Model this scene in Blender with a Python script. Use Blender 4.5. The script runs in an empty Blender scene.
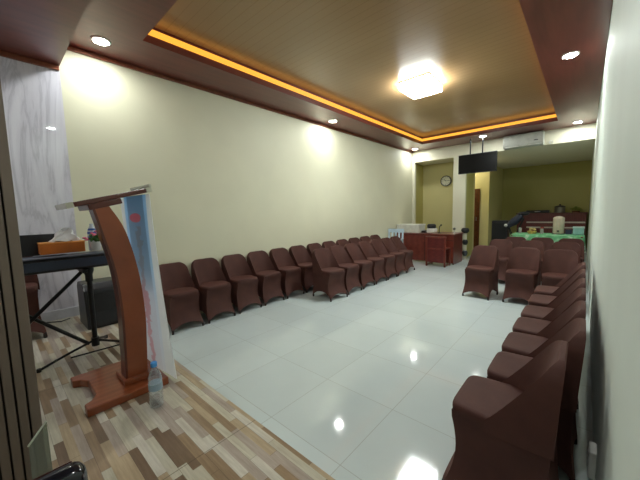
import bpy, bmesh, math, random
from mathutils import Vector, Matrix
random.seed(7)
SC = bpy.context.scene
COL = SC.collection
PI = math.pi

# ------------------------------------------------------------------ camera
YAW, PITCH, ROLL, FPX = 0.7310, 0.0951, -0.0246, 295.56
cam_d = bpy.data.cameras.new('camera')
cam = bpy.data.objects.new('camera', cam_d)
COL.objects.link(cam)
cam_d.sensor_width = 36.0
cam_d.sensor_fit = 'HORIZONTAL'
cam_d.lens = FPX / 640.0 * 36.0
cam_d.clip_start = 0.01
cy, sy = math.cos(YAW), math.sin(YAW)
fwd0 = Vector((-sy, cy, 0)); rt0 = Vector((cy, sy, 0)); up0 = Vector((0, 0, 1))
fw = fwd0 * math.cos(PITCH) - up0 * math.sin(PITCH)
u2 = up0 * math.cos(PITCH) + fwd0 * math.sin(PITCH)
rt = rt0 * math.cos(ROLL) + u2 * math.sin(ROLL)
up = -rt0 * math.sin(ROLL) + u2 * math.cos(ROLL)
m = Matrix((rt, up, -fw)).transposed().to_4x4()
m.translation = Vector((0, 0, 1.40))
cam.matrix_world = m
SC.camera = cam

# ------------------------------------------------------------------ world and exposure
world = bpy.data.worlds.new('world'); SC.world = world
world.use_nodes = True
world.node_tree.nodes['Background'].inputs[0].default_value = (0.6, 0.65, 0.6, 1)
world.node_tree.nodes['Background'].inputs[1].default_value = 0.02
SC.view_settings.view_transform = 'Standard'
SC.view_settings.look = 'None'
SC.view_settings.gamma = 1.0
SC.view_settings.use_curve_mapping = False
SC.view_settings.exposure = 0.34
LAMP_L = 62.0        # ceiling lamp panel
DOWN_L = 230.0       # disc of each downlight
STRIP_L = 1.05       # amber cove strip
HALL_W = 10.0        # bulb in the corridor behind the pillar

# ------------------------------------------------------------------ helpers
def lin(r, g, b):
    f = lambda c: (c / 255 / 12.92) if c / 255 <= 0.04045 else ((c / 255 + 0.055) / 1.055) ** 2.4
    return (f(r), f(g), f(b), 1.0)

class Nodes:
    def __init__(s, name):
        s.m = bpy.data.materials.new(name); s.m.use_nodes = True
        s.t = s.m.node_tree; s.b = s.t.nodes['Principled BSDF']
    def n(s, kind, **kw):
        o = s.t.nodes.new(kind)
        for k, v in kw.items(): setattr(o, k, v)
        return o
    def l(s, a, b): s.t.links.new(a, b)
    def math(s, op, a, b=None, c=None):
        o = s.n('ShaderNodeMath', operation=op)
        for i, v in enumerate((a, b, c)):
            if v is None: continue
            if isinstance(v, (int, float)): o.inputs[i].default_value = v
            else: s.l(v, o.inputs[i])
        return o.outputs[0]
    def ramp(s, fac, stops, interp='LINEAR'):
        o = s.n('ShaderNodeValToRGB'); o.color_ramp.interpolation = interp
        e = o.color_ramp.elements
        while len(e) < len(stops): e.new(0.5)
        for el, (p, c) in zip(e, stops): el.position = p; el.color = c
        s.l(fac, o.inputs[0]); return o.outputs[0]
    def mix(s, fac, a, b, mode='MIX'):
        o = s.n('ShaderNodeMix', data_type='RGBA', blend_type=mode)
        for i, v in ((0, fac), (6, a), (7, b)):
            if isinstance(v, (int, float, tuple)): o.inputs[i].default_value = v
            else: s.l(v, o.inputs[i])
        return o.outputs[2]
    def noise(s, vec, scale, detail=3.0, rough=0.5):
        o = s.n('ShaderNodeTexNoise'); o.inputs['Scale'].default_value = scale
        o.inputs['Detail'].default_value = detail; o.inputs['Roughness'].default_value = rough
        if vec is not None: s.l(vec, o.inputs['Vector'])
        return o
    def coords(s): return s.n('ShaderNodeTexCoord').outputs['Object']
    def world(s): return s.n('ShaderNodeNewGeometry').outputs['Position']
    def mapped(s, vec, scale=(1, 1, 1), rot=(0, 0, 0)):
        o = s.n('ShaderNodeMapping'); o.inputs['Scale'].default_value = scale
        o.inputs['Rotation'].default_value = rot; s.l(vec, o.inputs['Vector']); return o.outputs[0]
    def bump(s, h, strength, dist=0.01):
        o = s.n('ShaderNodeBump'); o.inputs['Strength'].default_value = strength
        o.inputs['Distance'].default_value = dist
        s.l(h, o.inputs['Height']); s.l(o.outputs[0], s.b.inputs['Normal'])
    def set(s, **kw):
        for k, v in kw.items(): s.b.inputs[k.replace('_', ' ')].default_value = v

def plain(name, col, rough=0.5, metal=0.0, vary=0.12, scale=9.0, bump=0.0, spec=0.5):
    q = Nodes(name); q.set(Roughness=rough, Metallic=metal)
    q.b.inputs['Specular IOR Level'].default_value = spec
    no = q.noise(q.coords(), scale)
    a = tuple(c * (1 - vary) for c in col[:3]) + (1,); b = tuple(min(1, c * (1 + vary)) for c in col[:3]) + (1,)
    q.l(q.ramp(no.outputs[0], [(0.3, a), (0.7, b)]), q.b.inputs['Base Color'])
    if bump: q.bump(no.outputs[0], bump)
    return q.m

def emitter(name, col, strength):
    q = Nodes(name)
    q.set(Base_Color=tuple(c * .15 for c in col[:3]) + (1,), Roughness=.6, Emission_Color=col, Emission_Strength=strength)
    return q.m

def wood(name, dark, light, rough=0.25, scale=(1, 1, 6), coat=0.3):
    q = Nodes(name)
    v = q.mapped(q.coords(), scale)
    no = q.noise(v, 5.0, 6.0, 0.6)
    w = q.n('ShaderNodeTexWave', wave_type='BANDS'); w.inputs['Scale'].default_value = 2.0
    w.inputs['Distortion'].default_value = 6.0; w.inputs['Detail'].default_value = 3.0
    q.l(v, w.inputs['Vector'])
    f = q.math('ADD', q.math('MULTIPLY', no.outputs[0], 0.75), q.math('MULTIPLY', w.outputs['Fac'], 0.25))
    q.l(q.ramp(f, [(0.25, dark), (0.75, light)]), q.b.inputs['Base Color'])
    q.set(Roughness=rough, Coat_Weight=coat, Coat_Roughness=0.1)
    return q.m

def clear(name, tint=(0.9, 0.95, 0.97, 1), alpha=0.75):
    q = Nodes(name)
    t = q.n('ShaderNodeBsdfTransparent'); t.inputs[0].default_value = tint
    g = q.n('ShaderNodeBsdfGlossy'); g.inputs['Roughness'].default_value = 0.06
    d = q.n('ShaderNodeBsdfDiffuse'); d.inputs['Color'].default_value = tint
    lw = q.n('ShaderNodeLayerWeight'); lw.inputs[0].default_value = 0.35
    m1 = q.n('ShaderNodeMixShader'); q.l(lw.outputs['Facing'], m1.inputs[0]); q.l(t.outputs[0], m1.inputs[1]); q.l(g.outputs[0], m1.inputs[2])
    m2 = q.n('ShaderNodeMixShader'); m2.inputs[0].default_value = alpha
    q.l(d.outputs[0], m2.inputs[1]); q.l(m1.outputs[0], m2.inputs[2])
    q.l(m2.outputs[0], q.t.nodes['Material Output'].inputs[0])
    return q.m

class MB:
    """collects shapes into one mesh"""
    def __init__(s): s.bm = bmesh.new()
    def box(s, x0, x1, y0, y1, z0, z1, bev=0.0, seg=2, rot=None, pivot=None):
        r = bmesh.ops.create_cube(s.bm, size=1.0)
        vs = r['verts']
        bmesh.ops.scale(s.bm, verts=vs, vec=(abs(x1 - x0), abs(y1 - y0), abs(z1 - z0)))
        bmesh.ops.translate(s.bm, verts=vs, vec=((x0 + x1) / 2, (y0 + y1) / 2, (z0 + z1) / 2))
        if bev:
            es = list({e for v in vs for e in v.link_edges})
            rb = bmesh.ops.bevel(s.bm, geom=es, offset=bev, segments=seg, profile=0.5, affect='EDGES')
            vs = list({v for f in rb['faces'] for v in f.verts} | {v for v in vs if v.is_valid})
        if rot is not None:
            bmesh.ops.rotate(s.bm, verts=vs, cent=pivot or ((x0 + x1) / 2, (y0 + y1) / 2, (z0 + z1) / 2), matrix=rot)
        return s
    def tube(s, pts, rad, n=10, cap=True):
        pts = [Vector(p) for p in pts]
        rads = rad if isinstance(rad, (list, tuple)) else [rad] * len(pts)
        loops = []
        for i, p in enumerate(pts):
            a = pts[max(0, i - 1)]; b = pts[min(len(pts) - 1, i + 1)]
            d = (b - a).normalized()
            q = d.to_track_quat('Z', 'Y')
            loops.append([s.bm.verts.new(p + q @ Vector((math.cos(2 * PI * k / n) * rads[i], math.sin(2 * PI * k / n) * rads[i], 0))) for k in range(n)])
        s.bridge(loops, cap); return s
    def lathe(s, prof, n=20, c=(0, 0, 0)):
        loops = [[s.bm.verts.new((c[0] + r * math.cos(2 * PI * k / n), c[1] + r * math.sin(2 * PI * k / n), c[2] + z)) for k in range(n)] for r, z in prof]
        s.bridge(loops, True); return s
    def bridge(s, loops, cap=True):
        n = len(loops[0])
        for a, b in zip(loops, loops[1:]):
            for k in range(n): s.bm.faces.new((a[k], a[(k + 1) % n], b[(k + 1) % n], b[k]))
        if cap:
            s.bm.faces.new(loops[0][::-1]); s.bm.faces.new(loops[-1])
    def prism(s, poly, axis, a, b):
        """polygon in the two other axes, extruded along axis from a to b"""
        def mk(p, t):
            return {'x': (t, p[0], p[1]), 'y': (p[0], t, p[1]), 'z': (p[0], p[1], t)}[axis]
        s.bridge([[s.bm.verts.new(mk(p, a)) for p in poly], [s.bm.verts.new(mk(p, b)) for p in poly]], True); return s
    def ball(s, c, r, sc=(1, 1, 1), sub=2):
        q = bmesh.ops.create_icosphere(s.bm, subdivisions=sub, radius=r)
        bmesh.ops.scale(s.bm, verts=q['verts'], vec=sc); bmesh.ops.translate(s.bm, verts=q['verts'], vec=c); return s
    def build(s, name, mat, parent=None, smooth=False, loc=None, rotz=0.0, bevel=0.0):
        bmesh.ops.recalc_face_normals(s.bm, faces=s.bm.faces)
        me = bpy.data.meshes.new(name); s.bm.to_mesh(me); s.bm.free()
        if smooth:
            for p in me.polygons: p.use_smooth = True
            try: me.set_sharp_from_angle(angle=math.radians(40))
            except Exception: pass
        me.materials.append(mat)
        o = bpy.data.objects.new(name, me); COL.objects.link(o)
        if parent is not None: o.parent = parent
        if loc is not None: o.location = loc
        o.rotation_euler.z = rotz
        if bevel:
            bv = o.modifiers.new('edge', 'BEVEL'); bv.width = bevel; bv.segments = 2; bv.limit_method = 'ANGLE'
        return o

def tag(o, label, cat, group=None, kind=None):
    o['label'] = label; o['category'] = cat
    if group: o['group'] = group
    if kind: o['kind'] = kind
    return o
def struct(o, label, cat): return tag(o, label, cat, None, 'structure')
def thing(name, label, cat, loc=(0, 0, 0), rotz=0.0, group=None):
    o = bpy.data.objects.new(name, None); COL.objects.link(o)
    o.empty_display_size = 0.1
    o.location = loc; o.rotation_euler = (0, 0, rotz)
    return tag(o, label, cat, group)
def dup(root, loc, rotz, label, group=None):
    r = root.copy(); COL.objects.link(r); r.location = loc; r.rotation_euler = (0, 0, rotz)
    r['label'] = label
    if group: r['group'] = group
    for ch in list(root.children):
        c = ch.copy(); COL.objects.link(c); c.parent = r
        for g in list(ch.children):
            d = g.copy(); COL.objects.link(d); d.parent = c
    return r

# ------------------------------------------------------------------ measures
XL, XR = -4.015, 0.098
ZS = 3.148                   # soffit
YF = 8.815                   # header over the far opening
YN = -2.6                    # wall behind the stage
YB = 12.9                    # back wall of the far room
ZH = 2.822                   # underside of header, far room ceiling
STG = 0.36                   # stage height
YST = 0.812                  # stage edge
YD = 0.61                    # edge of the low ceiling over the stage
ZD = 2.922
TX0, TX1, TY0, TY1 = -3.377, -0.50, 1.183, 7.988
ZT = 3.325                   # tray ceiling

# ------------------------------------------------------------------ materials of the room
def wall_paint(name, col, rough=0.55):
    q = Nodes(name); no = q.noise(q.world(), 2.0, 4.0)
    a = tuple(c * 0.96 for c in col[:3]) + (1,)
    q.l(q.ramp(no.outputs[0], [(0.35, a), (0.7, col)]), q.b.inputs['Base Color'])
    n2 = q.noise(q.world(), 120.0, 2.0); q.bump(n2.outputs[0], 0.05, 0.002)
    q.set(Roughness=rough); return q.m
M_cream = wall_paint('cream_paint', lin(217, 214, 189))
M_rightw = wall_paint('pale_green_paint', lin(228, 238, 230), 0.6)
M_white = wall_paint('white_paint', lin(226, 222, 200))
M_yellow = wall_paint('yellow_paint', lin(204, 194, 138))
M_olive = wall_paint('olive_yellow_paint', lin(176, 168, 100))

q = Nodes('soffit_panels')
p = q.world()
sx = q.n('ShaderNodeSeparateXYZ'); q.l(p, sx.inputs[0])
no = q.noise(q.mapped(p, (6, 0.6, 1)), 3.0, 5.0)
q.l(q.ramp(no.outputs[0], [(0.3, lin(102, 50, 43)), (0.7, lin(118, 60, 51))]), q.b.inputs['Base Color'])
q.set(Roughness=0.28); q.b.inputs['Specular IOR Level'].default_value = 0.5
M_soffit = q.m

q = Nodes('tray_planks')
p = q.world(); sx = q.n('ShaderNodeSeparateXYZ'); q.l(p, sx.inputs[0])
fr = q.math('FRACT', q.math('DIVIDE', sx.outputs['Y'], 0.10))
gr = q.math('LESS_THAN', fr, 0.07)
no = q.noise(q.mapped(p, (0.3, 1, 1)), 2.0, 2.0)
base = q.ramp(no.outputs[0], [(0.3, lin(154, 122, 86)), (0.7, lin(161, 129, 92))])
q.l(q.mix(gr, base, lin(146, 115, 79)), q.b.inputs['Base Color'])
q.bump(fr, 0.18, 0.003)
q.set(Roughness=0.25)
M_tray = q.m
M_trim = wood('red_brown_trim', lin(104, 54, 36), lin(134, 76, 52), 0.3, (1, 4, 1))

q = Nodes('polished_tiles')
p = q.world(); sx = q.n('ShaderNodeSeparateXYZ'); q.l(p, sx.inputs[0])
def joint(sock, off, w):
    f = q.math('FRACT', q.math('DIVIDE', q.math('SUBTRACT', sock, off), 0.6))
    return q.math('ADD', q.math('LESS_THAN', f, w / 0.6), 0.0), q.math('FLOOR', q.math('DIVIDE', q.math('SUBTRACT', sock, off), 0.6))
jx, ix = joint(sx.outputs['X'], -0.951 - 6.0, 0.004)
jy, iy = joint(sx.outputs['Y'], 1.178 - 6.0, 0.004)
wn = q.n('ShaderNodeTexWhiteNoise', noise_dimensions='2D')
cv = q.n('ShaderNodeCombineXYZ'); q.l(ix, cv.inputs[0]); q.l(iy, cv.inputs[1]); q.l(cv.outputs[0], wn.inputs['Vector'])
no = q.noise(p, 1.6, 6.0, 0.6)
f = q.math('ADD', q.math('MULTIPLY', no.outputs[0], 0.7), q.math('MULTIPLY', wn.outputs['Value'], 0.3))
base = q.ramp(f, [(0.25, lin(194, 205, 206)), (0.75, lin(205, 216, 217))])
q.l(q.mix(q.math('MAXIMUM', jx, jy), base, lin(172, 178, 176)), q.b.inputs['Base Color'])
q.set(Roughness=0.07, IOR=1.5)
M_tile = q.m

q = Nodes('mixed_strip_planks')
p = q.world(); sx = q.n('ShaderNodeSeparateXYZ'); q.l(p, sx.inputs[0])
row = q.math('FLOOR', q.math('DIVIDE', sx.outputs['Y'], 0.036))
w1 = q.n('ShaderNodeTexWhiteNoise', noise_dimensions='1D'); q.l(row, w1.inputs['W'])
xs = q.math('ADD', q.math('DIVIDE', sx.outputs['X'], 0.32), q.math('MULTIPLY', w1.outputs['Value'], 7.0))
colx = q.math('FLOOR', xs)
cv = q.n('ShaderNodeCombineXYZ'); q.l(row, cv.inputs[0]); q.l(colx, cv.inputs[1])
w2 = q.n('ShaderNodeTexWhiteNoise', noise_dimensions='2D'); q.l(cv.outputs[0], w2.inputs['Vector'])
base = q.ramp(w2.outputs['Value'], [(0.0, lin(208, 203, 184)), (0.24, lin(190, 170, 140)), (0.42, lin(160, 136, 108)), (0.58, lin(130, 108, 88)), (0.70, lin(184, 170, 158)), (0.86, lin(216, 211, 198))], 'CONSTANT')
no = q.noise(q.mapped(p, (3, 40, 1)), 2.0, 6.0, 0.65)
base = q.mix(0.55, base, q.ramp(no.outputs[0], [(0.3, lin(176, 168, 160)), (0.7, lin(255, 255, 255))]), 'MULTIPLY')
n3 = q.noise(p, 5.0, 3.0)
base = q.mix(0.3, base, q.ramp(n3.outputs[0], [(0.35, lin(190, 182, 176)), (0.65, lin(255, 255, 255))]), 'MULTIPLY')
jr = q.math('LESS_THAN', q.math('FRACT', q.math('DIVIDE', sx.outputs['Y'], 0.108)), 0.018)
jc = q.math('LESS_THAN', q.math('FRACT', xs), 0.006)
jb = q.math('LESS_THAN', q.math('FRACT', q.math('DIVIDE', sx.outputs['X'], 1.2)), 0.004)
q.l(q.mix(q.math('MULTIPLY', q.math('MAXIMUM', q.math('MAXIMUM', jr, jb), jc), 0.55), base, lin(70, 56, 44)), q.b.inputs['Base Color'])
q.set(Roughness=0.32)
M_plank = q.m

q = Nodes('grey_marble')
p = q.world()
n1 = q.noise(q.mapped(p, (1, 2.6, 0.35), (0.12, 0, 0)), 1.6, 8.0, 0.62)
n1.inputs['Distortion'].default_value = 1.2
v1 = q.ramp(n1.outputs[0], [(0.40, lin(214, 212, 222)), (0.47, lin(207, 205, 216)), (0.503, lin(188, 186, 198)), (0.535, lin(208, 206, 217)), (0.62, lin(220, 219, 228))])
q.l(v1, q.b.inputs['Base Color'])
q.set(Roughness=0.035)
M_marble = q.m

# ------------------------------------------------------------------ the setting
struct(MB().box(XL - .15, XR + .15, YST, YB + .15, -.12, 0).build('floor', M_tile), 'pale grey polished tile floor of the hall', 'floor')
struct(MB().box(XL - .15, XR + .15, YN - .15, YST, -.12, STG).build('floor_stage', M_plank), 'raised stage floor of mixed brown and cream wood strips', 'floor')
struct(MB().box(XL - .15, XL, YD, YF + .10, 0, 3.45).build('wall_left', M_cream), 'long cream painted wall behind the rows of chairs', 'wall')
struct(MB().box(XL - .15, XL, YN - .15, YD, 0, 3.45).build('wall_stage', M_marble), 'grey veined marble wall beside the stage', 'wall')
struct(MB().box(XR, XR + .15, YN - .15, YB + .15, 0, 3.45).build('wall_right', M_rightw), 'pale green white wall beside the single row of chairs', 'wall')
struct(MB().box(XL, XR, YN - .15, YN, 0, 3.45).build('wall_behind', M_cream), 'cream wall at the back of the stage', 'wall')
o = MB()
o.box(XL, XR, YF, YF + .18, ZH, ZS).box(XL, -3.945, YF, YF + .10, 0, ZH).box(-2.81, -2.49, YF, YF + .10, 0, ZH)
struct(o.build('wall_far', M_white), 'white header beam and pillar at the end of the hall', 'wall')
struct(MB().box(XL - .15, -2.49, 9.62, 9.77, 0, ZH).build('wall_alcove', M_yellow), 'yellow alcove wall that carries the round clock', 'wall')
struct(MB().box(XL - .15, XL, YF + .10, 9.62, 0, ZH).build('wall_alcove_side', M_olive), 'olive side wall of the alcove behind the desk', 'wall')
struct(MB().box(XL - .15, -2.34, 10.86, YB, 0, ZH).build('wall_corridor', M_yellow), 'bright yellow wall end with a brown door beyond the pillar', 'wall')
struct(MB().box(-2.81, -2.49, YF + .10, 9.62, 0, ZH).build('wall_alcove_partition', M_olive), 'olive yellow side of the pillar beside the corridor', 'wall')
struct(MB().box(XL - .15, XL, 9.77, 10.86, 0, ZH).build('wall_corridor_end', M_yellow), 'yellow wall closing the corridor', 'wall')
struct(MB().box(-2.34, XR, YB, YB + .15, 0, ZH).build('wall_back', M_olive), 'dim olive yellow back wall of the far room', 'wall')
struct(MB().box(XL - .15, XR + .15, YF + .18, YB + .15, ZH, ZH + .15).build('ceiling_back', M_white), 'low pale ceiling of the far room', 'ceiling')
d = MB().box(-3.42, -2.60, 10.815, 10.86, 0, 2.03).build('door_1', wood('brown_door_wood', lin(70, 36, 22), lin(96, 52, 30)))
struct(d, 'brown wooden door in the yellow corridor wall', 'door')
MB().box(-2.70, -2.685, 10.79, 10.815, 0.98, 1.10, .004).build('door_handle', plain('steel', lin(170, 170, 165), .3, .9), d)

o = MB()
o.box(XL, TX0, YD, YF + .18, ZS, 3.50).box(TX1, XR, YD, YF + .18, ZS, 3.50).box(TX0, TX1, YD, TY0, ZS, 3.50).box(TX0, TX1, TY1, YF + .18, ZS, 3.50)
struct(o.build('ceiling', M_soffit), 'dark red brown soffit around the raised ceiling', 'ceiling')
struct(MB().box(TX0, TX1, TY0, TY1, ZT, ZT + .1).build('ceiling_tray', M_tray), 'tan plank ceiling inside the lit recess', 'ceiling')
struct(MB().box(XL, XR, YN, YD, ZD, 3.50).build('ceiling_stage', M_soffit), 'lower dark brown ceiling over the stage', 'ceiling')
struct(MB().box(XL, XL + .025, YD, YF, ZS - .045, ZS, .006).build('trim_1', M_trim), 'thin red brown trim along the top of the cream wall', 'trim')
struct(MB().box(XL, XL + .025, YN, YD - .005, ZD - .05, ZD, .006).build('trim_2', M_trim), 'red brown trim along the top of the marble wall', 'trim')
struct(MB().box(XL, XL + .014, YN, YST, STG, STG + .10, .004).build('baseboard_stage', plain('grey_white_skirting', lin(196, 198, 206), .3)), 'pale skirting under the marble wall', 'baseboard')

# amber cove strip
M_strip = emitter('amber_light', (1.0, 0.42, 0.045, 1), STRIP_L)
st = thing('light_strip', 'amber glowing light strip round the recess of the ceiling', 'light strip', (TX0, TY0, 3.226))
for x0, x1, y0, y1 in ((0, .012, 0, TY1 - TY0), (TX1 - TX0 - .012, TX1 - TX0, 0, TY1 - TY0), (.012, TX1 - TX0 - .012, 0, .012), (.012, TX1 - TX0 - .012, TY1 - TY0 - .012, TY1 - TY0)):
    MB().box(x0, x1, y0, y1, 0, .062).build('strip_segment', M_strip, st)

# ceiling lamp
M_panel = emitter('lamp_diffuser', (0.92, 1.0, 0.98, 1), LAMP_L)
M_frame = plain('white_plastic', lin(225, 225, 220), .35)
lp = thing('ceiling_lamp', 'bright white square ceiling lamp in the middle of the recess', 'lamp', (-1.97, 4.60, ZT))
lrot = Matrix.Rotation(math.radians(0), 3, 'Z')
MB().box(-.235, .235, -.275, .275, -.022, 0, .003).build('mounting_plate', M_frame, lp)
MB().box(-.23, .23, -.27, .27, -.115, -.023, .018).build('diffuser', M_panel, lp)

# recessed downlights
M_disc = emitter('downlight_disc', (0.96, 1.0, 0.95, 1), DOWN_L)
dl0 = None
for x, y, lab in (
        (-3.67, 0.90, 'round recessed downlight over the cream wall next to the stage'),
        (-3.73, 4.62, 'round recessed downlight halfway along the cream wall side'),
        (-3.77, 8.43, 'round recessed downlight in the corner above the desk alcove'),
        (-1.95, 8.24, 'round recessed downlight above the hanging television'),
        (-0.20, 8.44, 'round recessed downlight beside the air conditioner at the pale green wall'),
        (-0.21, 4.68, 'round recessed downlight halfway along the pale green wall side'),
        (-0.22, 0.96, 'round recessed downlight over the pale green wall next to the stage'),
        (-3.20, -0.75, 'added unseen downlight brightening the keyboard side of the stage'),  # added out of view to brighten the marble, lectern and stage floor
        (-1.00, -0.75, 'added unseen downlight brightening the wall row side of the stage')):  # second added stage light, also out of view
    zc = ZS if y > YD else ZD
    if dl0 is None:
        dl0 = thing('downlight', lab, 'downlight', (x, y, zc), 0, 'recessed downlights')
        MB().lathe([(.085, 0), (.085, -.006), (.07, -.012), (.064, -.006)], 28).build('trim_ring', M_frame, dl0, True)
        MB().lathe([(.062, -.005), (.062, -.009), (.03, -.011)], 24).build('lens', M_disc, dl0, True)
    else:
        dup(dl0, (x, y, zc), 0, lab, 'recessed downlights')

# bulb in the corridor
hb = thing('corridor_bulb', 'small ceiling bulb lighting the yellow corridor behind the pillar', 'bulb', (-3.0, 10.25, ZH))
MB().lathe([(.05, 0), (.05, -.03), (.03, -.04)], 16).build('socket', M_frame, hb, True)
MB().ball((0, 0, -.085), .045).build('bulb', emitter('bulb_glow', (1, .93, .72, 1), 60.0), hb, True)
hl = bpy.data.lights.new('corridor_glow', 'POINT'); hl.energy = HALL_W; hl.color = (1, .93, .7); hl.shadow_soft_size = .06
ho = bpy.data.objects.new('corridor_glow', hl); COL.objects.link(ho); ho.location = (-3.0, 10.25, ZH - .2); ho['kind'] = 'helper'

# ------------------------------------------------------------------ covered chairs
q = Nodes('brown_stretch_fabric')
no = q.noise(q.coords(), 7.0, 4.0); n2 = q.noise(q.coords(), 220.0, 2.0)
q.l(q.ramp(no.outputs[0], [(0.3, lin(70, 41, 36)), (0.7, lin(82, 49, 42))]), q.b.inputs['Base Color'])
q.bump(n2.outputs[0], 0.15, 0.002)
q.set(Roughness=0.7, Sheen_Weight=0.25, Sheen_Roughness=0.4)
q.b.inputs['Sheen Tint'].default_value = lin(150, 100, 84)
q.b.inputs['Specular IOR Level'].default_value = 0.3
M_fab = q.m
M_foot = plain('black_rubber', lin(26, 22, 22), .6)

def skirt_mb():
    b = MB(); FL, NZ = 12, 12
    top = [(-.174, -.195), (.174, -.195), (.194, .19), (-.194, .19)]
    bot = [(-.199, -.236), (.199, -.236), (.198, .212), (-.198, .212)]
    arch = [.085, .11, .07, .11]
    loops = []
    for i in range(NZ + 1):
        t = i / NZ                       # 0 floor, 1 seat
        k = (1 - t) ** 2.2               # flare only close to the feet
        L = []
        for sd in range(4):
            for j in range(FL):
                s = j / FL
                a = [top[sd][c] + (bot[sd][c] - top[sd][c]) * k for c in (0, 1)]
                e = [top[(sd + 1) % 4][c] + (bot[(sd + 1) % 4][c] - top[(sd + 1) % 4][c]) * k for c in (0, 1)]
                x = a[0] + (e[0] - a[0]) * s; y = a[1] + (e[1] - a[1]) * s
                bow = math.sin(PI * s)
                pull = .016 * bow * (1 - t) ** .8 + .010 * math.sin(PI * t)
                nx, ny = [(0, 1), (-1, 0), (0, -1), (1, 0)][sd]
                x += nx * pull; y += ny * pull
                if y < 0: y += .028 * math.sin(PI * min(1, t * 1.08)) * min(1, -y / .15)
                hz = .012 + arch[sd] * (bow ** .55)
                L.append(b.bm.verts.new((x, y, hz + (.43 - hz) * t)))
        loops.append(L)
    b.bridge(loops, False)
    return b
def back_mb():
    """stretched back: two wings run down from the top corners to the middle of the seat, hollow between them"""
    b = MB(); zt, r, z0 = .785, .085, .40
    zs = [z0, .43, .455, .48, .51, .55, .59, .63, .665] + [zt - r + r * math.sin(a * PI / 2 / 8) for a in range(0, 8)] + [zt - .001]
    loops = []
    for z in zs:
        t = max(0, (z - .455) / (zt - .455))
        w = .197 - .016 * t ** 1.2
        if z > zt - r: w = w - r + math.sqrt(max(0, r * r - (z - zt + r) ** 2))
        yw = -.05 + .235 * t ** .92                       # front edge of the wings
        yc = .105 + .085 * t                             # hollow in the middle
        yr = .198 + .020 * t                             # rear sheet
        if z > zt - .02:
            k = (z - zt + .02) / .02; yw += .010 * k; yr -= .006 * k; yc = min(yc, yr - .006)
        yw = min(yw, yr - .008); yc = max(yc, yw)
        L = []
        for i in range(15):
            u = -1 + 2 * i / 14
            x = w * math.copysign(abs(u) ** .8, u)
            L.append((x, yw + (yc - yw) * (1 - abs(x / w) ** 3.5)))
        for i in range(1, 4): L.append((w * (1 + .01 * math.sin(PI * i / 4)), yw + (yr - yw) * i / 4))
        for i in range(9): u = 1 - 2 * i / 8; L.append((w * u * .985, yr))
        for i in range(1, 4): L.append((-w * (1 + .01 * math.sin(PI * i / 4)), yr + (yw - yr) * i / 4))
        loops.append([b.bm.verts.new((x, y, z)) for x, y in L])
    b.bridge(loops, True)
    return b
def seat_mb():
    b = MB(); N = 40
    loops = []
    for z, k in ((.415, .985), (.43, 1.0), (.445, 1.0), (.455, .985), (.461, .95), (.463, .86), (.461, .6), (.459, .3), (.458, .05)):
        L = []
        for i in range(N):
            a = 2 * PI * i / N; ca, sa = math.cos(a), math.sin(a)
            yy = k * math.copysign(abs(sa) ** .28, sa)
            L.append(b.bm.verts.new(((.187 + .009 * max(-1, min(1, yy * 1.6))) * k * math.copysign(abs(ca) ** .28, ca), -.03 + .176 * yy, z)))
        loops.append(L)
    b.bridge(loops, True)
    return b

def make_chair(label, group):
    t = thing('covered_chair', label, 'chair', (0, 0, 0), 0, group)
    skirt_mb().build('skirt', M_fab, t, True)
    seat_mb().build('seat', M_fab, t, True)
    back_mb().build('backrest', M_fab, t, True)
    for x, y in ((-.184, -.222), (.184, -.222), (-.183, .199), (.183, .199)):
        MB().lathe([(.011, 0), (.014, .004), (.013, .03), (.009, .05)], 10, (x, y, 0)).build('foot', M_foot, t, True)
    return t
ORD = ['first', 'second', 'third', 'fourth', 'fifth', 'sixth', 'seventh', 'eighth', 'ninth', 'tenth', 'eleventh', 'twelfth', 'thirteenth']
chair0 = None
def chair(x, y, rz, label, group, z=0.0):
    global chair0
    if chair0 is None:
        chair0 = make_chair(label, group); chair0.location = (x, y, z); chair0.rotation_euler = (0, 0, rz); return chair0
    return dup(chair0, (x, y, z), rz, label, group)
jit = lambda a: random.uniform(-a, a)
for i in range(12):
    chair(-3.775 + jit(.006), 1.52 + .452 * i, PI / 2 + jit(.015),
          'brown covered chair, %s from the stage in the row against the cream wall' % ORD[i], 'back row of chairs along the cream wall')
fy = [3.66, 4.11, 4.55, 4.99, 5.43, 5.87, 6.31]
for i, y in enumerate(fy):
    chair(-3.115 + (.02 if i == 0 else jit(.006)), y, PI / 2 + (-.12 if i == 0 else jit(.015)),
          'brown covered chair, %s from the stage in the short front row' % ORD[i], 'short front row of chairs facing the room')
for i, y in enumerate([1.592, 2.01, 2.415, 2.82, 3.225, 3.70, 4.17]):
    chair(-.246 if i == 0 else -.185, y, -PI / 2 + jit(.004),
          'brown covered chair, %s from the stage in the row along the pale green wall' % ORD[i], 'row of chairs along the pale green wall')
for x, y, rz, lab in ((-1.20, 5.18, -.10, 'first of the row facing the stage, with open floor beside it'),
                      (-.655, 5.20, -.04, 'in the middle of the front row facing the stage'),
                      (-.23, 5.16, .02, 'in the front row facing the stage, behind the wall row')):
    chair(x, y, rz, 'brown covered chair ' + lab, 'far block of chairs facing the stage')
for x, y, lab in ((-1.18, 6.36, 'seen between the two front chairs, second row'), (-.70, 6.36, 'middle of the second row, behind the front chair'), (-.22, 6.36, 'second row, next to the pale green wall'),
                  (-1.05, 7.08, 'last row by the green cloth, end towards the desk'), (-.61, 7.10, 'last row by the green cloth, in its middle'), (-.17, 7.08, 'last row by the green cloth, at the pale wall')):
    chair(x, y, jit(.02), 'brown chair facing the stage, ' + lab, 'far block of chairs facing the stage')
chair(-3.70, .06, PI / 2, 'brown covered chair on the stage behind the electronic keyboard', None, STG)

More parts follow.
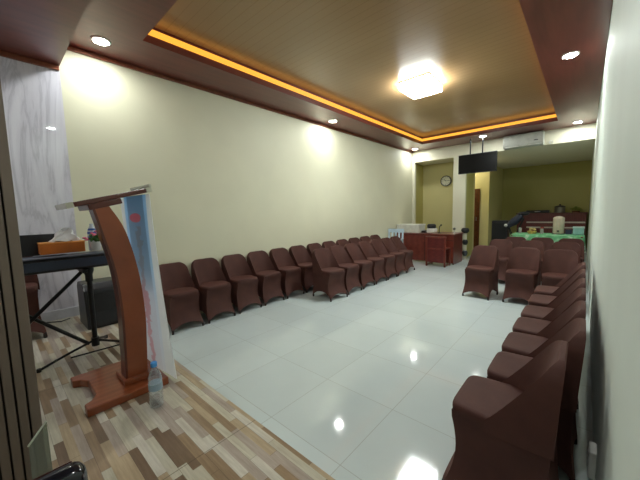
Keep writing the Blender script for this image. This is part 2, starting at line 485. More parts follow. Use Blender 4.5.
# pale blue plastic chair beside the desk
M_pale = plain('pale_blue_plastic', lin(196, 214, 226), .35)
pc = thing('plastic_chair', 'pale blue plastic armchair between the chair rows and the desk', 'chair', (-3.72, 7.02, 0), .15)
b = MB(); b.prism([(-.21, -.20), (.21, -.20), (.19, .20), (-.19, .20)], 'z', .40, .425); b.build('seat', M_pale, pc, bevel=.008)
b = MB(); top = [(-.20, 0), (.20, 0), (.21, .30), (.17, .42), (.09, .47), (-.09, .47), (-.17, .42), (-.21, .30)]
b.box(-.20, .20, .17, .195, .43, .50, .006); b.box(-.215, .215, .215, .24, .80, .90, .02, 3)
for x in (-.185, -.09, 0, .09, .185): b.box(x - .022, x + .022, .19, .212, .48, .83, .005, 2, Matrix.Rotation(-.10, 3, 'X'))
b.build('backrest', M_pale, pc)
for x in (-1, 1):
    MB().tube([(x * .20, .20, .64), (x * .235, .05, .645), (x * .24, -.15, .64), (x * .235, -.20, .60), (x * .215, -.19, .42)], [.016, .022, .022, .018, .016], 8).build('armrest', M_pale, pc, True)
    for y in (-.18, .18): MB().tube([(x * .19, y, .41), (x * .225, y * 1.15, 0)], [.022, .016], 8).build('leg', M_pale, pc, True)

# ------------------------------------------------------------------ lectern on the stage
M_lect = wood('orange_brown_wood', lin(124, 60, 30), lin(154, 82, 46), .28, (3, 1, 1))
M_lectd = wood('dark_red_wood', lin(74, 32, 22), lin(98, 44, 28), .3, (3, 1, 1))
M_acr = plain('pale_clear_edge', lin(206, 206, 188), .15, 0, .05)
LX = -2.12
lc = thing('lectern', 'orange brown wooden lectern with curved post standing on the stage', 'lectern', (LX, .42, STG))
b = MB()
poly = [(-.24, -.165), (-.17, -.165), (-.15, -.13), (-.10, -.10), (.10, -.10), (.15, -.13), (.17, -.165), (.24, -.165), (.24, .24), (-.24, .24)]
b.prism(poly, 'z', 0, .045)
b.build('base', M_lect, lc, bevel=.006)
MB().box(-.035, .15, .03, .195, .045, .075, .006).build('plinth', M_lect, lc)
# side profile (local y,z) of the curved post
left = [(.056, .07), (.062, .30), (.062, .52), (.044, .74), (.006, .93), (-.030, 1.10)]
right = [(.041, 1.10), (.107, .962), (.158, .72), (.177, .46), (.172, .26), (.163, .07)]
def smoothed(pts, n=5):
    out = []
    P = [pts[0]] + pts + [pts[-1]]
    for i in range(1, len(P) - 2):
        for k in range(n):
            t = k / n
            out.append(tuple(.5 * ((2 * P[i][c]) + (-P[i - 1][c] + P[i + 1][c]) * t + (2 * P[i - 1][c] - 5 * P[i][c] + 4 * P[i + 1][c] - P[i + 2][c]) * t * t + (-P[i - 1][c] + 3 * P[i][c] - 3 * P[i + 1][c] + P[i + 2][c]) * t ** 3) for c in (0, 1)))
    return out + [pts[-1]]
sl, sr = smoothed(left), smoothed(right)
b = MB()
def strip(b, A, B, x0, x1):
    n = len(A)
    v = [[b.bm.verts.new((x, p[0], p[1])) for p in A] for x in (x0, x1)] + [[b.bm.verts.new((x, p[0], p[1])) for p in B] for x in (x0, x1)]
    for i in range(n - 1):
        b.bm.faces.new((v[0][i], v[0][i + 1], v[2][i + 1], v[2][i])); b.bm.faces.new((v[1][i], v[1][i + 1], v[3][i + 1], v[3][i]))
        b.bm.faces.new((v[0][i], v[0][i + 1], v[1][i + 1], v[1][i])); b.bm.faces.new((v[2][i], v[2][i + 1], v[3][i + 1], v[3][i]))
    for e in (0, n - 1): b.bm.faces.new((v[0][e], v[1][e], v[3][e], v[2][e]))
strip(b, sl, sr[::-1], .035, .118)
b.build('post', M_lect, lc, True)
# dark facing board on the speaker's side of the post
b = MB(); strip(b, [(p[0] - .012, p[1]) for p in sl], sl, .030, .122); b.build('post_facing', M_lectd, lc, True)
ang = math.atan2(.096, .39)
rx = Matrix.Rotation(ang, 3, 'X')
tp = MB().box(-.22, .13, -.165, .195, -.013, .013, .004, 2, rx, (0, 0, 0)).build('reading_top', M_lectd, lc); tp.location = (0, .045, 1.148)
MB().box(-.15, .125, -.10, .062, -.045, -.014, .004, 2, rx, (0, 0, 0)).build('top_support', M_lectd, lc).location = (0, .035, 1.146)
MB().box(-.222, .132, -.200, -.166, -.014, .016, .004, 2, rx, (0, 0, 0)).build('book_stop', M_acr, tp)
e = MB().box(-.222, .132, .196, .226, -.012, .016, .004, 2, rx, (0, 0, 0)).box(-.222, .132, .214, .230, .016, .034, .004, 2, rx, (0, 0, 0)).build('edge_rail', M_acr, tp)

# banner hanging from the lectern's front edge
bn = thing('banner', 'pale blue printed banner hanging down the front of the lectern', 'banner', (-2.17, .655, STG))
q = Nodes('banner_print')
sx = q.n('ShaderNodeSeparateXYZ'); q.l(q.coords(), sx.inputs[0])
zz = q.math('DIVIDE', sx.outputs['Z'], 1.16)
col = q.ramp(zz, [(0.0, lin(240, 242, 248)), (.4, lin(232, 240, 250)), (.6, lin(206, 228, 250)), (1.0, lin(190, 222, 250))])
ax = q.math('ABSOLUTE', q.math('ADD', sx.outputs['X'], .0))
edge = q.math('GREATER_THAN', ax, .165)
inner = q.math('LESS_THAN', ax, .125)
dk = q.ramp(zz, [(0.0, lin(236, 236, 242)), (.45, lin(226, 230, 240)), (.6, lin(172, 190, 208)), (1.0, lin(150, 178, 204))])
col = q.mix(q.math('MULTIPLY', inner, .85), col, dk)
# grey figure column and pink wavering lines low down
no = q.noise(q.mapped(q.coords(), (2.5, 1, 5)), 3.0, 3.0)
wav = q.math('ABSOLUTE', q.math('ADD', sx.outputs['X'], q.math('MULTIPLY', q.math('SUBTRACT', no.outputs[0], .5), .2)))
fig = q.math('MULTIPLY', q.math('LESS_THAN', wav, .028), q.math('LESS_THAN', zz, .84))
col = q.mix(q.math('MULTIPLY', fig, .7), col, q.ramp(zz, [(.0, lin(226, 180, 190)), (.45, lin(216, 170, 180)), (.6, lin(172, 170, 178)), (1, lin(164, 166, 176))]))
col = q.mix(edge, col, lin(244, 246, 248))
e1 = q.math('POWER', q.math('DIVIDE', q.math('ADD', sx.outputs['X'], .02), .085), 2.0)
e2 = q.math('POWER', q.math('DIVIDE', q.math('SUBTRACT', sx.outputs['Z'], 1.03), .030), 2.0)
col = q.mix(q.math('MULTIPLY', q.math('LESS_THAN', q.math('ADD', e1, e2), 1.0), .7), col, lin(236, 132, 138))
q.l(col, q.b.inputs['Base Color']); q.set(Roughness=.45)
tr_ = q.n('ShaderNodeBsdfTranslucent'); q.l(col, tr_.inputs[0])
mx_ = q.n('ShaderNodeMixShader'); mx_.inputs[0].default_value = .72
q.l(q.b.outputs[0], mx_.inputs[1]); q.l(tr_.outputs[0], mx_.inputs[2]); q.l(mx_.outputs[0], q.t.nodes['Material Output'].inputs[0])
M_ban = q.m
b = MB(); rows = []
for side in (0, .006):
    R = []
    for i in range(13):
        t = i / 12; z = .012 + t * 1.16
        R.append([b.bm.verts.new((-.225 + (.43 + .08 * (1 - t)) * j / 8 + .01 * (1 - t), .045 * (1 - t) ** 1.3 + side - .035 * (1 - j / 8) + .003 * math.sin(j * 1.1 + i * .35), z)) for j in range(9)])
    rows.append(R)
for R in rows:
    for a, c in zip(R, R[1:]):
        for j in range(8): b.bm.faces.new((a[j], a[j + 1], c[j + 1], c[j]))
A, B = rows
for i in range(12):
    for j in (0, 8): b.bm.faces.new((A[i][j], A[i + 1][j], B[i + 1][j], B[i][j]))
for j in range(8):
    for i in (0, 12): b.bm.faces.new((A[i][j], A[i][j + 1], B[i][j + 1], B[i][j]))
b.build('banner_sheet', M_ban, bn, True)

# water bottle on the stage
M_pet = clear('clear_plastic', (.88, .94, .97, 1), .90)
M_cap = plain('blue_cap', lin(70, 150, 225), .35)
wb = thing('water_bottle', 'clear plastic water bottle with blue cap standing in front of the lectern base', 'bottle', (-1.71, .53, STG))
MB().lathe([(.028, 0), (.034, .006), (.034, .05), (.031, .06), (.034, .07), (.034, .10), (.032, .11), (.034, .12), (.034, .15), (.031, .175), (.02, .205), (.013, .22), (.013, .232)], 24).build('bottle_body', M_pet, wb, True)
MB().lathe([(.0162, .226), (.0165, .228), (.0165, .248), (.013, .251)], 20).build('cap', M_cap, wb, True)
MB().lathe([(.0343, .100), (.0345, .102), (.0345, .135), (.0343, .137)], 24).build('paper_label', clear('pale_blue_film', lin(190, 216, 232), .5), wb, True)

# ------------------------------------------------------------------ keyboard, stand and what lies on it
M_blk = plain('black_plastic', lin(24, 24, 30), .35)
M_navy = plain('dark_blue_grey_metal', lin(52, 60, 78), .3, .3)
M_key = plain('ivory_keys', lin(220, 220, 214), .3)
kb = thing('keyboard_instrument', 'black electronic keyboard on its stand beside the marble wall', 'keyboard', (-2.85, .20, 1.03))
MB().box(-.15, .15, -.55, .47, 0, .095, .012).build('case', M_blk, kb)
MB().box(.151, .156, -.52, .44, .018, .078, .001).build('front_panel', M_navy, kb)
MB().box(-.07, .01, -.53, .45, .0955, .103, .003).build('control_panel', M_navy, kb)
MB().box(.015, .148, -.53, .45, .0955, .104, .003).build('key_cover', plain('grey_blue_cover', lin(92, 98, 112), .5), kb)
MB().box(-.140, -.130, -.10, .17, .10, .255, .004, 2, Matrix.Rotation(-.06, 3, 'Y'), (-.135, 0, .1)).build('music_rest', M_blk, kb)
ks = thing('keyboard_stand', 'black metal stand with tripod feet and crossed arms under the keyboard', 'stand', (-2.78, .47, STG))
M_blkm = plain('black_metal', lin(22, 22, 24), .35, .4)
MB().tube([(0, 0, .06), (0, 0, .62)], .017, 12).build('post', M_blkm, ks, True)
MB().tube([(0, 0, .56), (0, 0, .61), (0, 0, .64), (0, 0, .668)], [.024, .024, .035, .035], 12).build('clamp', M_blkm, ks, True)
MB().tube([(0, 0, .055), (0, 0, .12)], .026, 12).build('hub', M_blkm, ks, True)
for ax_, ay_ in ((.06, -.33), (.10, .24), (-.26, .12)):
    lg = MB().tube([(0, 0, .10), (ax_ * .5, ay_ * .5, .06), (ax_, ay_, .012)], .009, 8).build('leg', M_blkm, ks, True)
    MB().tube([(ax_, ay_, .0), (ax_, ay_, .024)], .013, 8).build('rubber_foot', M_foot, lg, True)
MB().tube([(.045, -.16, .03), (.06, .0, .03), (.07, .14, .03)], .006, 8).build('spreader', M_blkm, ks, True)
MB().tube([(-.03, -.03, .64), (-.03, -.62, .06)], .013, 8).build('cross_arm', M_blkm, ks, True)
MB().tube([(-.06, -.03, .06), (-.06, -.62, .64)], .013, 8).build('cross_arm', M_blkm, ks, True)
MB().box(-.19, .10, -.05, -.02, .640, .668, .004).build('rest_bar', M_blkm, ks)
MB().box(-.19, .10, -.64, -.61, .640, .668, .004).build('rest_bar', M_blkm, ks)
# orange tissue box
KT = 1.03 + .117
tb = thing('tissue_box', 'orange tissue box with a white tissue on top of the keyboard', 'tissue box', (-2.86, .345, KT))
MB().box(-.06, .06, -.125, .125, 0, .078, .005).build('box', plain('orange_card', lin(206, 112, 34), .45), tb)
MB().box(-.062, .062, -.127, .127, .072, .082, .003).build('rim', plain('light_orange_card', lin(228, 150, 66), .45), tb)
b = MB(); rows = []
for i in range(7):
    t = i / 6
    rows.append([b.bm.verts.new((.045 * (1 - t * .8) * math.cos(2 * PI * k / 12) + .012 * math.sin(3 * k + i), .015 + .085 * (1 - t * .75) * math.sin(2 * PI * k / 12) + .012 * math.cos(2 * k + i) + .02 * t, .082 + .10 * t + .012 * math.sin(k * 2.4) * (1 - t))) for k in range(12)])
b.bridge(rows, True); b.build('tissue', plain('white_tissue', lin(236, 236, 238), .8), tb, True)
# flower pot
fp = thing('flower_pot', 'small white pot of pink flowers on the keyboard end', 'flower pot', (-2.80, .535, KT))
MB().lathe([(.028, 0), (.030, .004), (.040, .068), (.036, .068), (.034, .058)], 20).build('pot', plain('white_ceramic', lin(226, 226, 228), .3), fp, True)
b = MB()
for i in range(46):
    a = random.uniform(0, 2 * PI); r = random.uniform(.005, .05); z = random.uniform(.07, .125)
    b.ball((r * math.cos(a), r * math.sin(a), z), .014, (1, .7, .6), 1)
b.build('leaves', plain('leaf_green', lin(58, 110, 44), .6, 0, .35), fp, True)
for a, r, z, s in ((-1.9, .055, .085, .022), (1.2, .03, .155, .024), (-.4, .045, .12, .018), (2.6, .045, .13, .018)):
    b = MB()
    for k in range(5): b.ball((r * math.cos(a) + s * .6 * math.cos(k * 1.256), r * math.sin(a) + s * .6 * math.sin(k * 1.256), z + .004 * k), s * .62, (1, 1, .6), 1)
    b.build('flower', plain('pink_petal', lin(232, 120, 150), .6), fp, True)
bb = thing('drink_bottle', 'blue labelled bottle standing behind the flower pot', 'bottle', (-2.945, .545, KT - .012))
MB().lathe([(.026, 0), (.030, .005), (.030, .15), (.02, .18), (.012, .20), (.012, .215)], 20).build('bottle_body', plain('pale_plastic', lin(196, 208, 222), .25), bb, True)
b = MB()
for z in (.10, .135, .162):
    b.lathe([(.0305, z), (.031, z + .002), (.031, z + .014), (.0305, z + .016)] if z < .15 else [(.027, z), (.0275, z + .002), (.0235, z + .014), (.022, z + .016)], 20)
b.build('blue_bands', plain('blue_print', lin(50, 90, 170), .4), bb, True)
# floor monitor loudspeaker
sp = thing('floor_loudspeaker', 'black loudspeaker on the stage floor behind the lectern post', 'loudspeaker', (-3.52, .655, STG))
b = MB(); b.prism([(-.20, 0), (.15, 0), (.165, .03), (.12, .36), (.06, .42), (-.16, .42), (-.20, .38)], 'y', -.13, .15)
b.build('cabinet', M_blk, sp, bevel=.01)
b = MB(); b.prism([(.156, .05), (.160, .05), (.128, .33), (.124, .33)], 'y', -.11, .13); b.build('grille', plain('black_mesh', lin(16, 16, 18), .7, 0, .3, 300, .3), sp)
# cables on the stage
cb = MB().tube([(-3.96, .30, STG + .006), (-3.92, .35, STG + .006), (-3.88, .40, STG + .006), (-3.93, .475, STG + .006)], .005, 8)
cb.tube([(-3.72, .10 - .3, STG + .006), (-3.35, .05, STG + .006), (-3.15, .12, STG + .006), (-3.05, .0, STG + .006), (-3.2, -.1, STG + .006)], .005, 8)
tag(cb.build('cable', M_blk, None, True), 'black cable lying along the marble wall on the stage', 'cable')

# ------------------------------------------------------------------ slatted board and chair by the camera
M_slat = wood('grey_brown_slat', lin(100, 88, 78), lin(120, 106, 94), .5, (1, 1, .6), 0.0)
M_groove = plain('dark_groove', lin(34, 28, 24), .7)
sb = thing('slatted_panel', 'tall grey brown panel of upright slats at the edge of the stage', 'panel', (-1.42, .065, STG))
MB().box(-.03, -.006, -.70, 0, 0, ZD - STG - .002).build('backing_board', M_groove, sb)
for i in range(14):
    MB().box(-.006, .012, -.0265 - i * .0275, -.004 - i * .0275 if i else 0, 0, ZD - STG - .002, .003).build('slat', M_slat, sb)
ac = thing('clear_sheet', 'small grey green clear sheet standing at the foot of the slatted panel', 'sheet', (-1.30, .05, STG))
b = MB(); b.prism([(-.028, 0), (.022, 0), (.020, .37), (-.028, .31)], 'x', -.004, .004)
b.build('sheet', clear('smoky_acrylic', lin(180, 188, 178), .82), ac)
MB().tube([(0, -.028, .312), (0, .020, .372)], .0035, 6).build('edge', plain('pale_edge', lin(190, 196, 180), .3), ac, True)
# armchair whose arm reaches into the frame
M_gloss = plain('glossy_black', lin(20, 22, 28), .12)
M_chr = plain('chrome', lin(200, 205, 210), .12, 1.0)
arm = thing('stage_chair', 'glossy black chair with a chrome line on its rounded backrest, beside the slatted panel', 'chair', (-.420, -.137, STG), PI)
MB().box(-.22, .16, -.20, .20, .38, .43, .02, 3).build('seat', M_gloss, arm, True)
b = MB(); b.box(.195, .245, -.215, .215, .42, .616, .022, 4); b.build('backrest', M_gloss, arm, True)
MB().tube([(.24, -.198, .607), (.24, .17, .611), (.24, .195, .599), (.245, .209, .56)], .004, 8).build('chrome_line', M_chr, arm, True)
for x in (-.19, .20):
    for y in (-.17, .17): MB().tube([(x, y, .40 if x < 0 else .46), (x * 1.1, y * 1.1, 0)], .012, 10).build('leg', M_chr, arm, True)

# ------------------------------------------------------------------ hall end: television, air conditioner, clock
tv = thing('television', 'black flat television hanging from the ceiling on two rods', 'television', (-2.085, 8.33, 2.285))
MB().box(-.44, .44, -.03, .03, 0, .48, .006).build('casing', M_blk, tv)
MB().box(-.425, .425, -.034, -.0305, .015, .465).build('screen', plain('dark_screen', lin(8, 8, 9), .3, 0, .02, 9.0, 0.0, .15), tv)
for x in (-.165, .115):
    MB().tube([(x, .0, .48), (x, .0, ZS - 2.285)], .016, 10).build('hanging_rod', M_blkm, tv, True)
M_ac = plain('grey_white_plastic', lin(186, 188, 180), .35)
a = thing('air_conditioner', 'pale split air conditioner mounted high on the white header', 'air conditioner', (-1.18, YF, 2.825))
b = MB(); b.prism([(-.002, 0), (-.20, 0), (-.235, .05), (-.24, .25), (-.21, .30), (-.002, .30)], 'x', -.40, .40); b.build('casing', M_ac, a, bevel=.01)
MB().box(-.37, .37, -.222, -.204, .012, .03, .003, 2, Matrix.Rotation(.6, 3, 'X')).build('louvre', M_frame, a)
MB().box(-.385, .385, -.242, -.238, .07, .235, .001).build('front_panel', M_ac, a)
MB().box(.22, .30, -.245, -.242, .10, .12).build('display', plain('dark_display', lin(60, 64, 66), .3), a)
pc = MB().tube([(-.70, 8.79, 2.87), (-.66, 8.78, 2.90), (-.62, 8.78, 2.87), (-.65, 8.785, 2.83), (-.69, 8.785, 2.86)], .012, 8)
tag(pc.build('pipe', M_frame, None, True), 'short white pipe loop on the header beside the air conditioner', 'pipe')
ck = thing('wall_clock', 'round wall clock with dark rim in the alcove', 'clock', (-3.275, 9.615, 2.26))
def disc(b, r, y0, y1, n=36):
    b.prism([(r * math.cos(2 * PI * k / n), r * math.sin(2 * PI * k / n)) for k in range(n)], 'y', y0, y1); return b
disc(MB(), .165, -.035, 0).build('rim', M_blk, ck)
disc(MB(), .138, -.037, -.034).build('dial', plain('clock_face', lin(226, 224, 206), .4), ck)
b = MB()
for k in range(12):
    a_ = k * PI / 6; b.box(-.005, .005, -.039, -.0372, .105, .13, 0, 1, Matrix.Rotation(a_, 3, 'Y'), (0, -.038, 0))
b.build('hour_marks', M_blk, ck)
MB().box(-.007, .007, -.040, -.0385, -.01, .075, 0, 1, Matrix.Rotation(-.9, 3, 'Y'), (0, -.039, 0)).build('hour_hand', M_blk, ck)
MB().box(-.005, .005, -.042, -.0405, -.01, .11, 0, 1, Matrix.Rotation(1.5, 3, 'Y'), (0, -.041, 0)).build('minute_hand', M_blk, ck)

# desk group
M_desk = wood('red_brown_desk', lin(92, 38, 30), lin(120, 54, 40), .3, (1, 1, 3))
dk = thing('desk', 'red brown wooden office desk in front of the alcove', 'desk', (-3.16, 7.60, 0))
MB().box(-.80, .79, -.02, .74, .73, .765, .006).build('desktop', M_desk, dk)
MB().box(-.78, .77, .01, .035, .04, .73).build('front_panel', M_desk, dk)
for x in (-.78, .74): MB().box(x, x + .03, .036, .72, 0, .73).build('side_panel', M_desk, dk)
M_line = plain('dark_seam', lin(48, 20, 18), .5)
MB().box(.04, .055, .004, .0098, .05, .72).build('panel_seam', M_line, dk)
MB().box(.06, .76, .004, .0098, .60, .612).build('panel_seam', M_line, dk)
wc = thing('wooden_chair', 'low red brown wooden chair with solid back pushed against the desk', 'chair', (-2.67, 7.36, 0))
for x in (-.22, .22):
    MB().box(x - .02, x + .02, -.20, -.16, 0, .72, .004).build('leg', M_desk, wc)
    MB().box(x - .02, x + .02, .14, .18, 0, .42, .004).build('leg', M_desk, wc)
    MB().box(x - .018, x + .018, -.20, .18, .02, .05, .003).build('runner', M_desk, wc)
MB().box(-.23, .23, -.20, .19, .42, .45, .006).build('seat', M_desk, wc)
MB().box(-.20, .20, -.195, -.17, .10, .70, .004).build('backrest', wood('dark_red_panel', lin(78, 28, 26), lin(98, 38, 34), .35), wc)
MB().box(-.245, .245, -.205, -.155, .70, .735, .006).build('top_rail', M_desk, wc)
# things on the desk
bx = thing('storage_box', 'long white box on the wall end of the desk', 'box', (-3.66, 7.95, .766))
MB().box(-.325, .325, -.22, .22, 0, .19, .008).build('box', plain('white_card', lin(206, 204, 192), .6), bx)
MB().box(-.335, .335, -.23, .23, .19, .225, .008).build('lid', plain('white_lid', lin(216, 214, 204), .5), bx)
mc = thing('desk_telephone', 'white desk machine with round black top in the middle of the desk', 'machine', (-3.06, 7.92, .766))
MB().box(-.10, .12, -.11, .12, 0, .12, .03, 3).build('body', M_frame, mc, True)
MB().lathe([(.10, .12), (.115, .14), (.115, .20), (.09, .235), (.02, .24)], 24).build('black_top', M_blk, mc, True)
MB().box(-.23, -.115, -.13, .10, 0, .06, .01).build('base_tray', M_blk, mc)
pn = thing('microphone', 'black slim desk microphone on a base, right of the desk machine', 'microphone', (-2.83, 7.85, .766))
MB().lathe([(.035, 0), (.035, .012), (.012, .018)], 16).build('foot', M_blk, pn, True)
MB().tube([(0, 0, .015), (0, 0, .16), (.03, 0, .20)], .011, 8).build('stem', M_blk, pn, True)
MB().ball((.045, 0, .21), .024).build('head', M_blk, pn, True)
tr = thing('desk_ornament', 'small knobbed ornament standing at the free end of the desk', 'ornament', (-2.44, 7.80, .766))
MB().lathe([(.03, 0), (.03, .01), (.01, .02), (.009, .10)], 14).build('stem', M_ac, tr, True)
MB().ball((0, 0, .125), .034).build('knob', plain('grey_knob', lin(90, 88, 74), .4), tr, True)
ss = thing('pot_stand', 'slim pale stand with three black round pots beside the pillar', 'stand', (-2.40, 8.62, 0))
MB().box(-.03, .03, -.02, .02, .02, .80, .005).build('upright', M_white, ss)
MB().lathe([(.11, 0), (.11, .015), (.03, .03)], 20).build('foot', M_ac, ss, True)
for z, r in ((.78, .10), (.46, .07), (.16, .07)):
    MB().lathe([(r * .6, z - .05), (r, z), (r, z + .05), (r * .7, z + .09)], 18, (0, -.03, 0)).build('pot', M_blk, ss, True)

# ------------------------------------------------------------------ far room: table, urn, sideboard
q = Nodes('green_cloth')
no = q.noise(q.coords(), 8.0, 3.0)
q.l(q.ramp(no.outputs[0], [(.35, lin(84, 158, 108)), (.55, lin(112, 186, 134)), (.68, lin(196, 218, 196))]), q.b.inputs['Base Color'])
q.set(Roughness=.7); M_green = q.m
q = Nodes('white_lace'); no = q.noise(q.coords(), 14.0, 3.0)
q.l(q.ramp(no.outputs[0], [(.42, lin(120, 168, 130)), (.55, lin(222, 228, 222))]), q.b.inputs['Base Color']); q.set(Roughness=.8); M_lace = q.m
tbq = thing('long_table', 'long table under a green cloth behind the chair rows', 'table', (-.65, 8.62, 0))
MB().box(-.64, .64, -.38, .38, .715, .745, .004).build('tabletop', M_desk, tbq)
for x in (-.58, .58):
    for y in (-.32, .32): MB().box(x - .025, x + .025, y - .025, y + .025, 0, .715).build('leg', M_desk, tbq)
tc = thing('tablecloth', 'green tablecloth with white lace hem on the long table', 'tablecloth', (-.65, 8.62, .746))
def cloth_ring(z, k, wob):
    L = []
    for i in range(72):
        a = 2 * PI * i / 72; ca, sa = math.cos(a), math.sin(a)
        e = 1 + wob * math.sin(i * 1.3)
        L.append(((.67 * k * e) * math.copysign(abs(ca) ** .22, ca), (.405 * k * e) * math.copysign(abs(sa) ** .22, sa), z))
    return L
b = MB(); b.bridge([[b.bm.verts.new(p) for p in cloth_ring(*r)] for r in ((-.20, 1.015, .012), (-.10, 1.008, .008), (-.015, 1.0, .002), (.006, .975, 0), (.009, .5, 0), (.009, .02, 0))], False)
b.build('cloth', M_green, tc, True)
b = MB(); b.bridge([[b.bm.verts.new(p) for p in cloth_ring(*r)] for r in ((-.34, 1.035, .016), (-.27, 1.028, .014), (-.195, 1.018, .012))], False)
b.build('lace_hem', M_lace, tc, True)
TZ = .757
ur = thing('drink_urn', 'tall pale round drink urn with tap on the green table', 'urn', (-.44, 8.72, TZ))
MB().lathe([(.10, 0), (.105, .01), (.105, .36), (.10, .375), (.06, .40), (.02, .41)], 28).build('body', plain('beige_steel', lin(196, 184, 164), .3, .1), ur, True)
MB().box(-.022, .022, -.15, -.10, .06, .09, .005).build('tap', M_blk, ur)
MB().lathe([(.12, -.0005), (.12, .012), (.11, .014)], 24).build('base_ring', M_blk, ur, True)
bk = thing('snack_basket', 'small yellow basket of wrapped snacks on the green table', 'basket', (-.93, 8.66, TZ))
MB().lathe([(.08, 0), (.10, .06), (.092, .06), (.07, .02)], 18).build('basket', plain('yellow_straw', lin(190, 160, 84), .6, 0, .3, 40), bk, True)
b = MB()
for i in range(9): b.ball((random.uniform(-.055, .055), random.uniform(-.055, .055), .075 + random.uniform(0, .045)), .03, (1, .8, .7), 1)
b.build('snacks', plain('pale_wrappers', lin(206, 184, 120), .5, 0, .3), bk, True)
for x, lab in ((-.74, 'red capped jar on the green table beside the snack basket'), (-1.17, 'clear slim glass on the green table near its desk end')):
    j = thing('jar' if x > -1 else 'drinking_glass', lab, 'jar' if x > -1 else 'glass', (x, 8.68, TZ))
    MB().lathe([(.03, 0), (.032, .004), (.032, .12), (.02, .14)], 16).build('glass', clear('jar_glass', (.8, .8, .75, 1), .6), j, True)
    if x > -1: MB().lathe([(.03, .12), (.034, .125), (.034, .16), (.03, .163)], 16).build('lid', plain('red_lid', lin(150, 40, 36), .4), j, True)
tu = thing('plastic_tub', 'pale aqua plastic tub on the green table at the pale green wall', 'tub', (-.085, 8.66, TZ))
MB().box(-.10, .09, -.10, .10, 0, .15, .015, 3).build('tub', plain('aqua_plastic', lin(140, 182, 178), .35), tu, True)
MB().box(-.105, .095, -.105, .105, .15, .175, .006).build('lid', plain('pale_aqua_lid', lin(190, 214, 208), .35), tu)
bo = thing('cardboard_box', 'dark blue box on the green table between urn and tub', 'box', (-.258, 8.79, TZ))
MB().box(-.055, .055, -.08, .08, 0, .10, .004).build('box', plain('dark_blue_card', lin(40, 48, 70), .5), bo)
# sideboard against the back wall
M_side = wood('maroon_wood', lin(86, 30, 28), lin(110, 42, 38), .35, (3, 1, 1))
sd_ = thing('sideboard', 'long maroon wooden sideboard against the back wall of the far room', 'sideboard', (-.86, 12.48, 0))
MB().box(-.90, .90, -.20, .38, .02, 1.14, .006).build('carcass', M_side, sd_)
MB().box(-.93, .93, -.23, .40, 1.14, 1.18, .008).build('worktop', M_side, sd_)
for x in (-.58, 0, .58):
    dd = MB().box(x - .27, x + .27, -.225, -.201, .10, .66, .006).build('door', M_side, sd_)
    MB().box(x + .20, x + .22, -.245, -.2255, .42, .52, .004).build('handle', M_chr, dd)
for z in (.68, .85): MB().box(-.62, .88, -.222, -.202, z, z + .045, .003).build('pale_rail', plain('pale_rail_paint', lin(206, 196, 186), .5), sd_)
it = thing('black_case', 'low black case lying on the sideboard', 'case', (-1.22, 12.5, 1.181))
MB().box(-.30, .34, -.12, .12, 0, .09, .02).build('case', M_blk, it)
MB().box(-.06, .10, -.135, -.12, .03, .06, .004).build('handle', M_chr, it)
pt = thing('stock_pot', 'grey lidded pot on the sideboard behind the urn', 'pot', (-.62, 12.5, 1.181))
MB().lathe([(.13, 0), (.14, .01), (.14, .17), (.145, .18)], 24).build('body', plain('grey_metal', lin(140, 136, 126), .35, .5), pt, True)
MB().lathe([(.145, .181), (.145, .195), (.08, .23), (.02, .235)], 24).build('lid', plain('dark_lid', lin(70, 66, 66), .4), pt, True)
MB().ball((0, 0, .25), .03).build('knob', M_blk, pt, True)
gp = thing('leafy_plant', 'low yellow green plant in a dish on the sideboard', 'plant', (-.22, 12.5, 1.181))
MB().lathe([(.09, 0), (.11, .05), (.10, .05)], 18).build('dish', plain('brown_clay', lin(110, 70, 44), .6), gp, True)
b = MB()
for i in range(40):
    a_ = random.uniform(0, 2 * PI); r = random.uniform(0, .16); b.ball((r * math.cos(a_), r * math.sin(a_) * .7, .07 + random.uniform(0, .12) * (1 - r * 4)), .04, (1, .8, .4), 1)
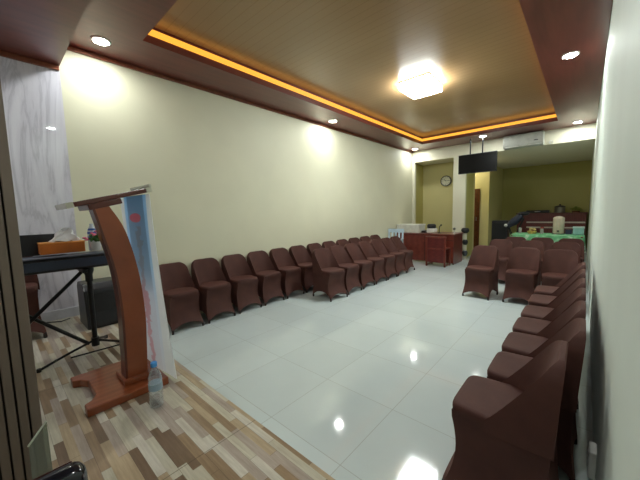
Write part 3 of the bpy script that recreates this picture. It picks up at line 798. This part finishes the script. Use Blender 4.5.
b.build('leaves', plain('yellow_green_leaf', lin(130, 140, 50), .6, 0, .3), gp, True)
# black cabinet and slanted navy bundle at the left of the far room
cbx = thing('loudspeaker_cabinet', 'black loudspeaker cabinet standing at the yellow wall of the far room', 'loudspeaker', (-1.82, 9.95, 0))
MB().box(-.20, .20, -.16, .16, .0, 1.02, .012).build('cabinet', M_blk, cbx)
MB().box(-.17, .17, -.168, -.161, .08, .95, .003).build('grille', plain('black_grille', lin(16, 16, 18), .7, 0, .3, 300, .3), cbx)
nb = thing('folded_stroller', 'navy blue slanted cloth bundle with black hood leaning near the green table', 'bundle', (-1.42, 9.55, 0))
b = MB(); rows = []
for i in range(9):
    t = i / 8; c = Vector((-.15 + .32 * t, 0, .90 + .26 * t)); r = .085 * (0.75 + .5 * math.sin(PI * t))
    rows.append([b.bm.verts.new(c + Vector((-.3 * r * math.sin(2 * PI * k / 14), 1.2 * r * math.cos(2 * PI * k / 14), r * math.sin(2 * PI * k / 14) * (1 + .12 * math.sin(k * 2 + i))))) for k in range(14)])
b.bridge(rows, True); b.build('cloth_body', plain('navy_cloth', lin(40, 46, 62), .7, 0, .25), nb, True)
MB().ball((.20, 0, 1.22), .10, (1.3, 1, .55)).build('hood', M_blk, nb, True)
MB().ball((-.20, -.02, .90), .045).build('white_end', M_frame, nb, True)
for s in (-1, 1):
    MB().tube([(-.15, s * .08, .88), (.18, s * .12, .0)], .014, 8).build('leg', M_blkm, nb, True)
    MB().tube([(.20, s * .08, 1.10), (-.18, s * .12, .0)], .014, 8).build('leg', M_blkm, nb, True)

# outlet low on the pale green wall
ol = thing('wall_socket', 'white surface mounted socket box low on the pale green wall', 'socket', (XR, 1.93, .115))
MB().box(-.030, 0, -.05, .05, -.07, .07, .006).build('box', M_frame, ol)
MB().box(-.034, -.030, -.035, .035, -.02, .05, .001).build('face_plate', plain('grey_plate', lin(180, 182, 180), .4), ol)
for z in (.0, .03): MB().tube([(-.0345, 0, z), (-.0352, 0, z)], .006, 8).build('socket_hole', M_blk, ol)
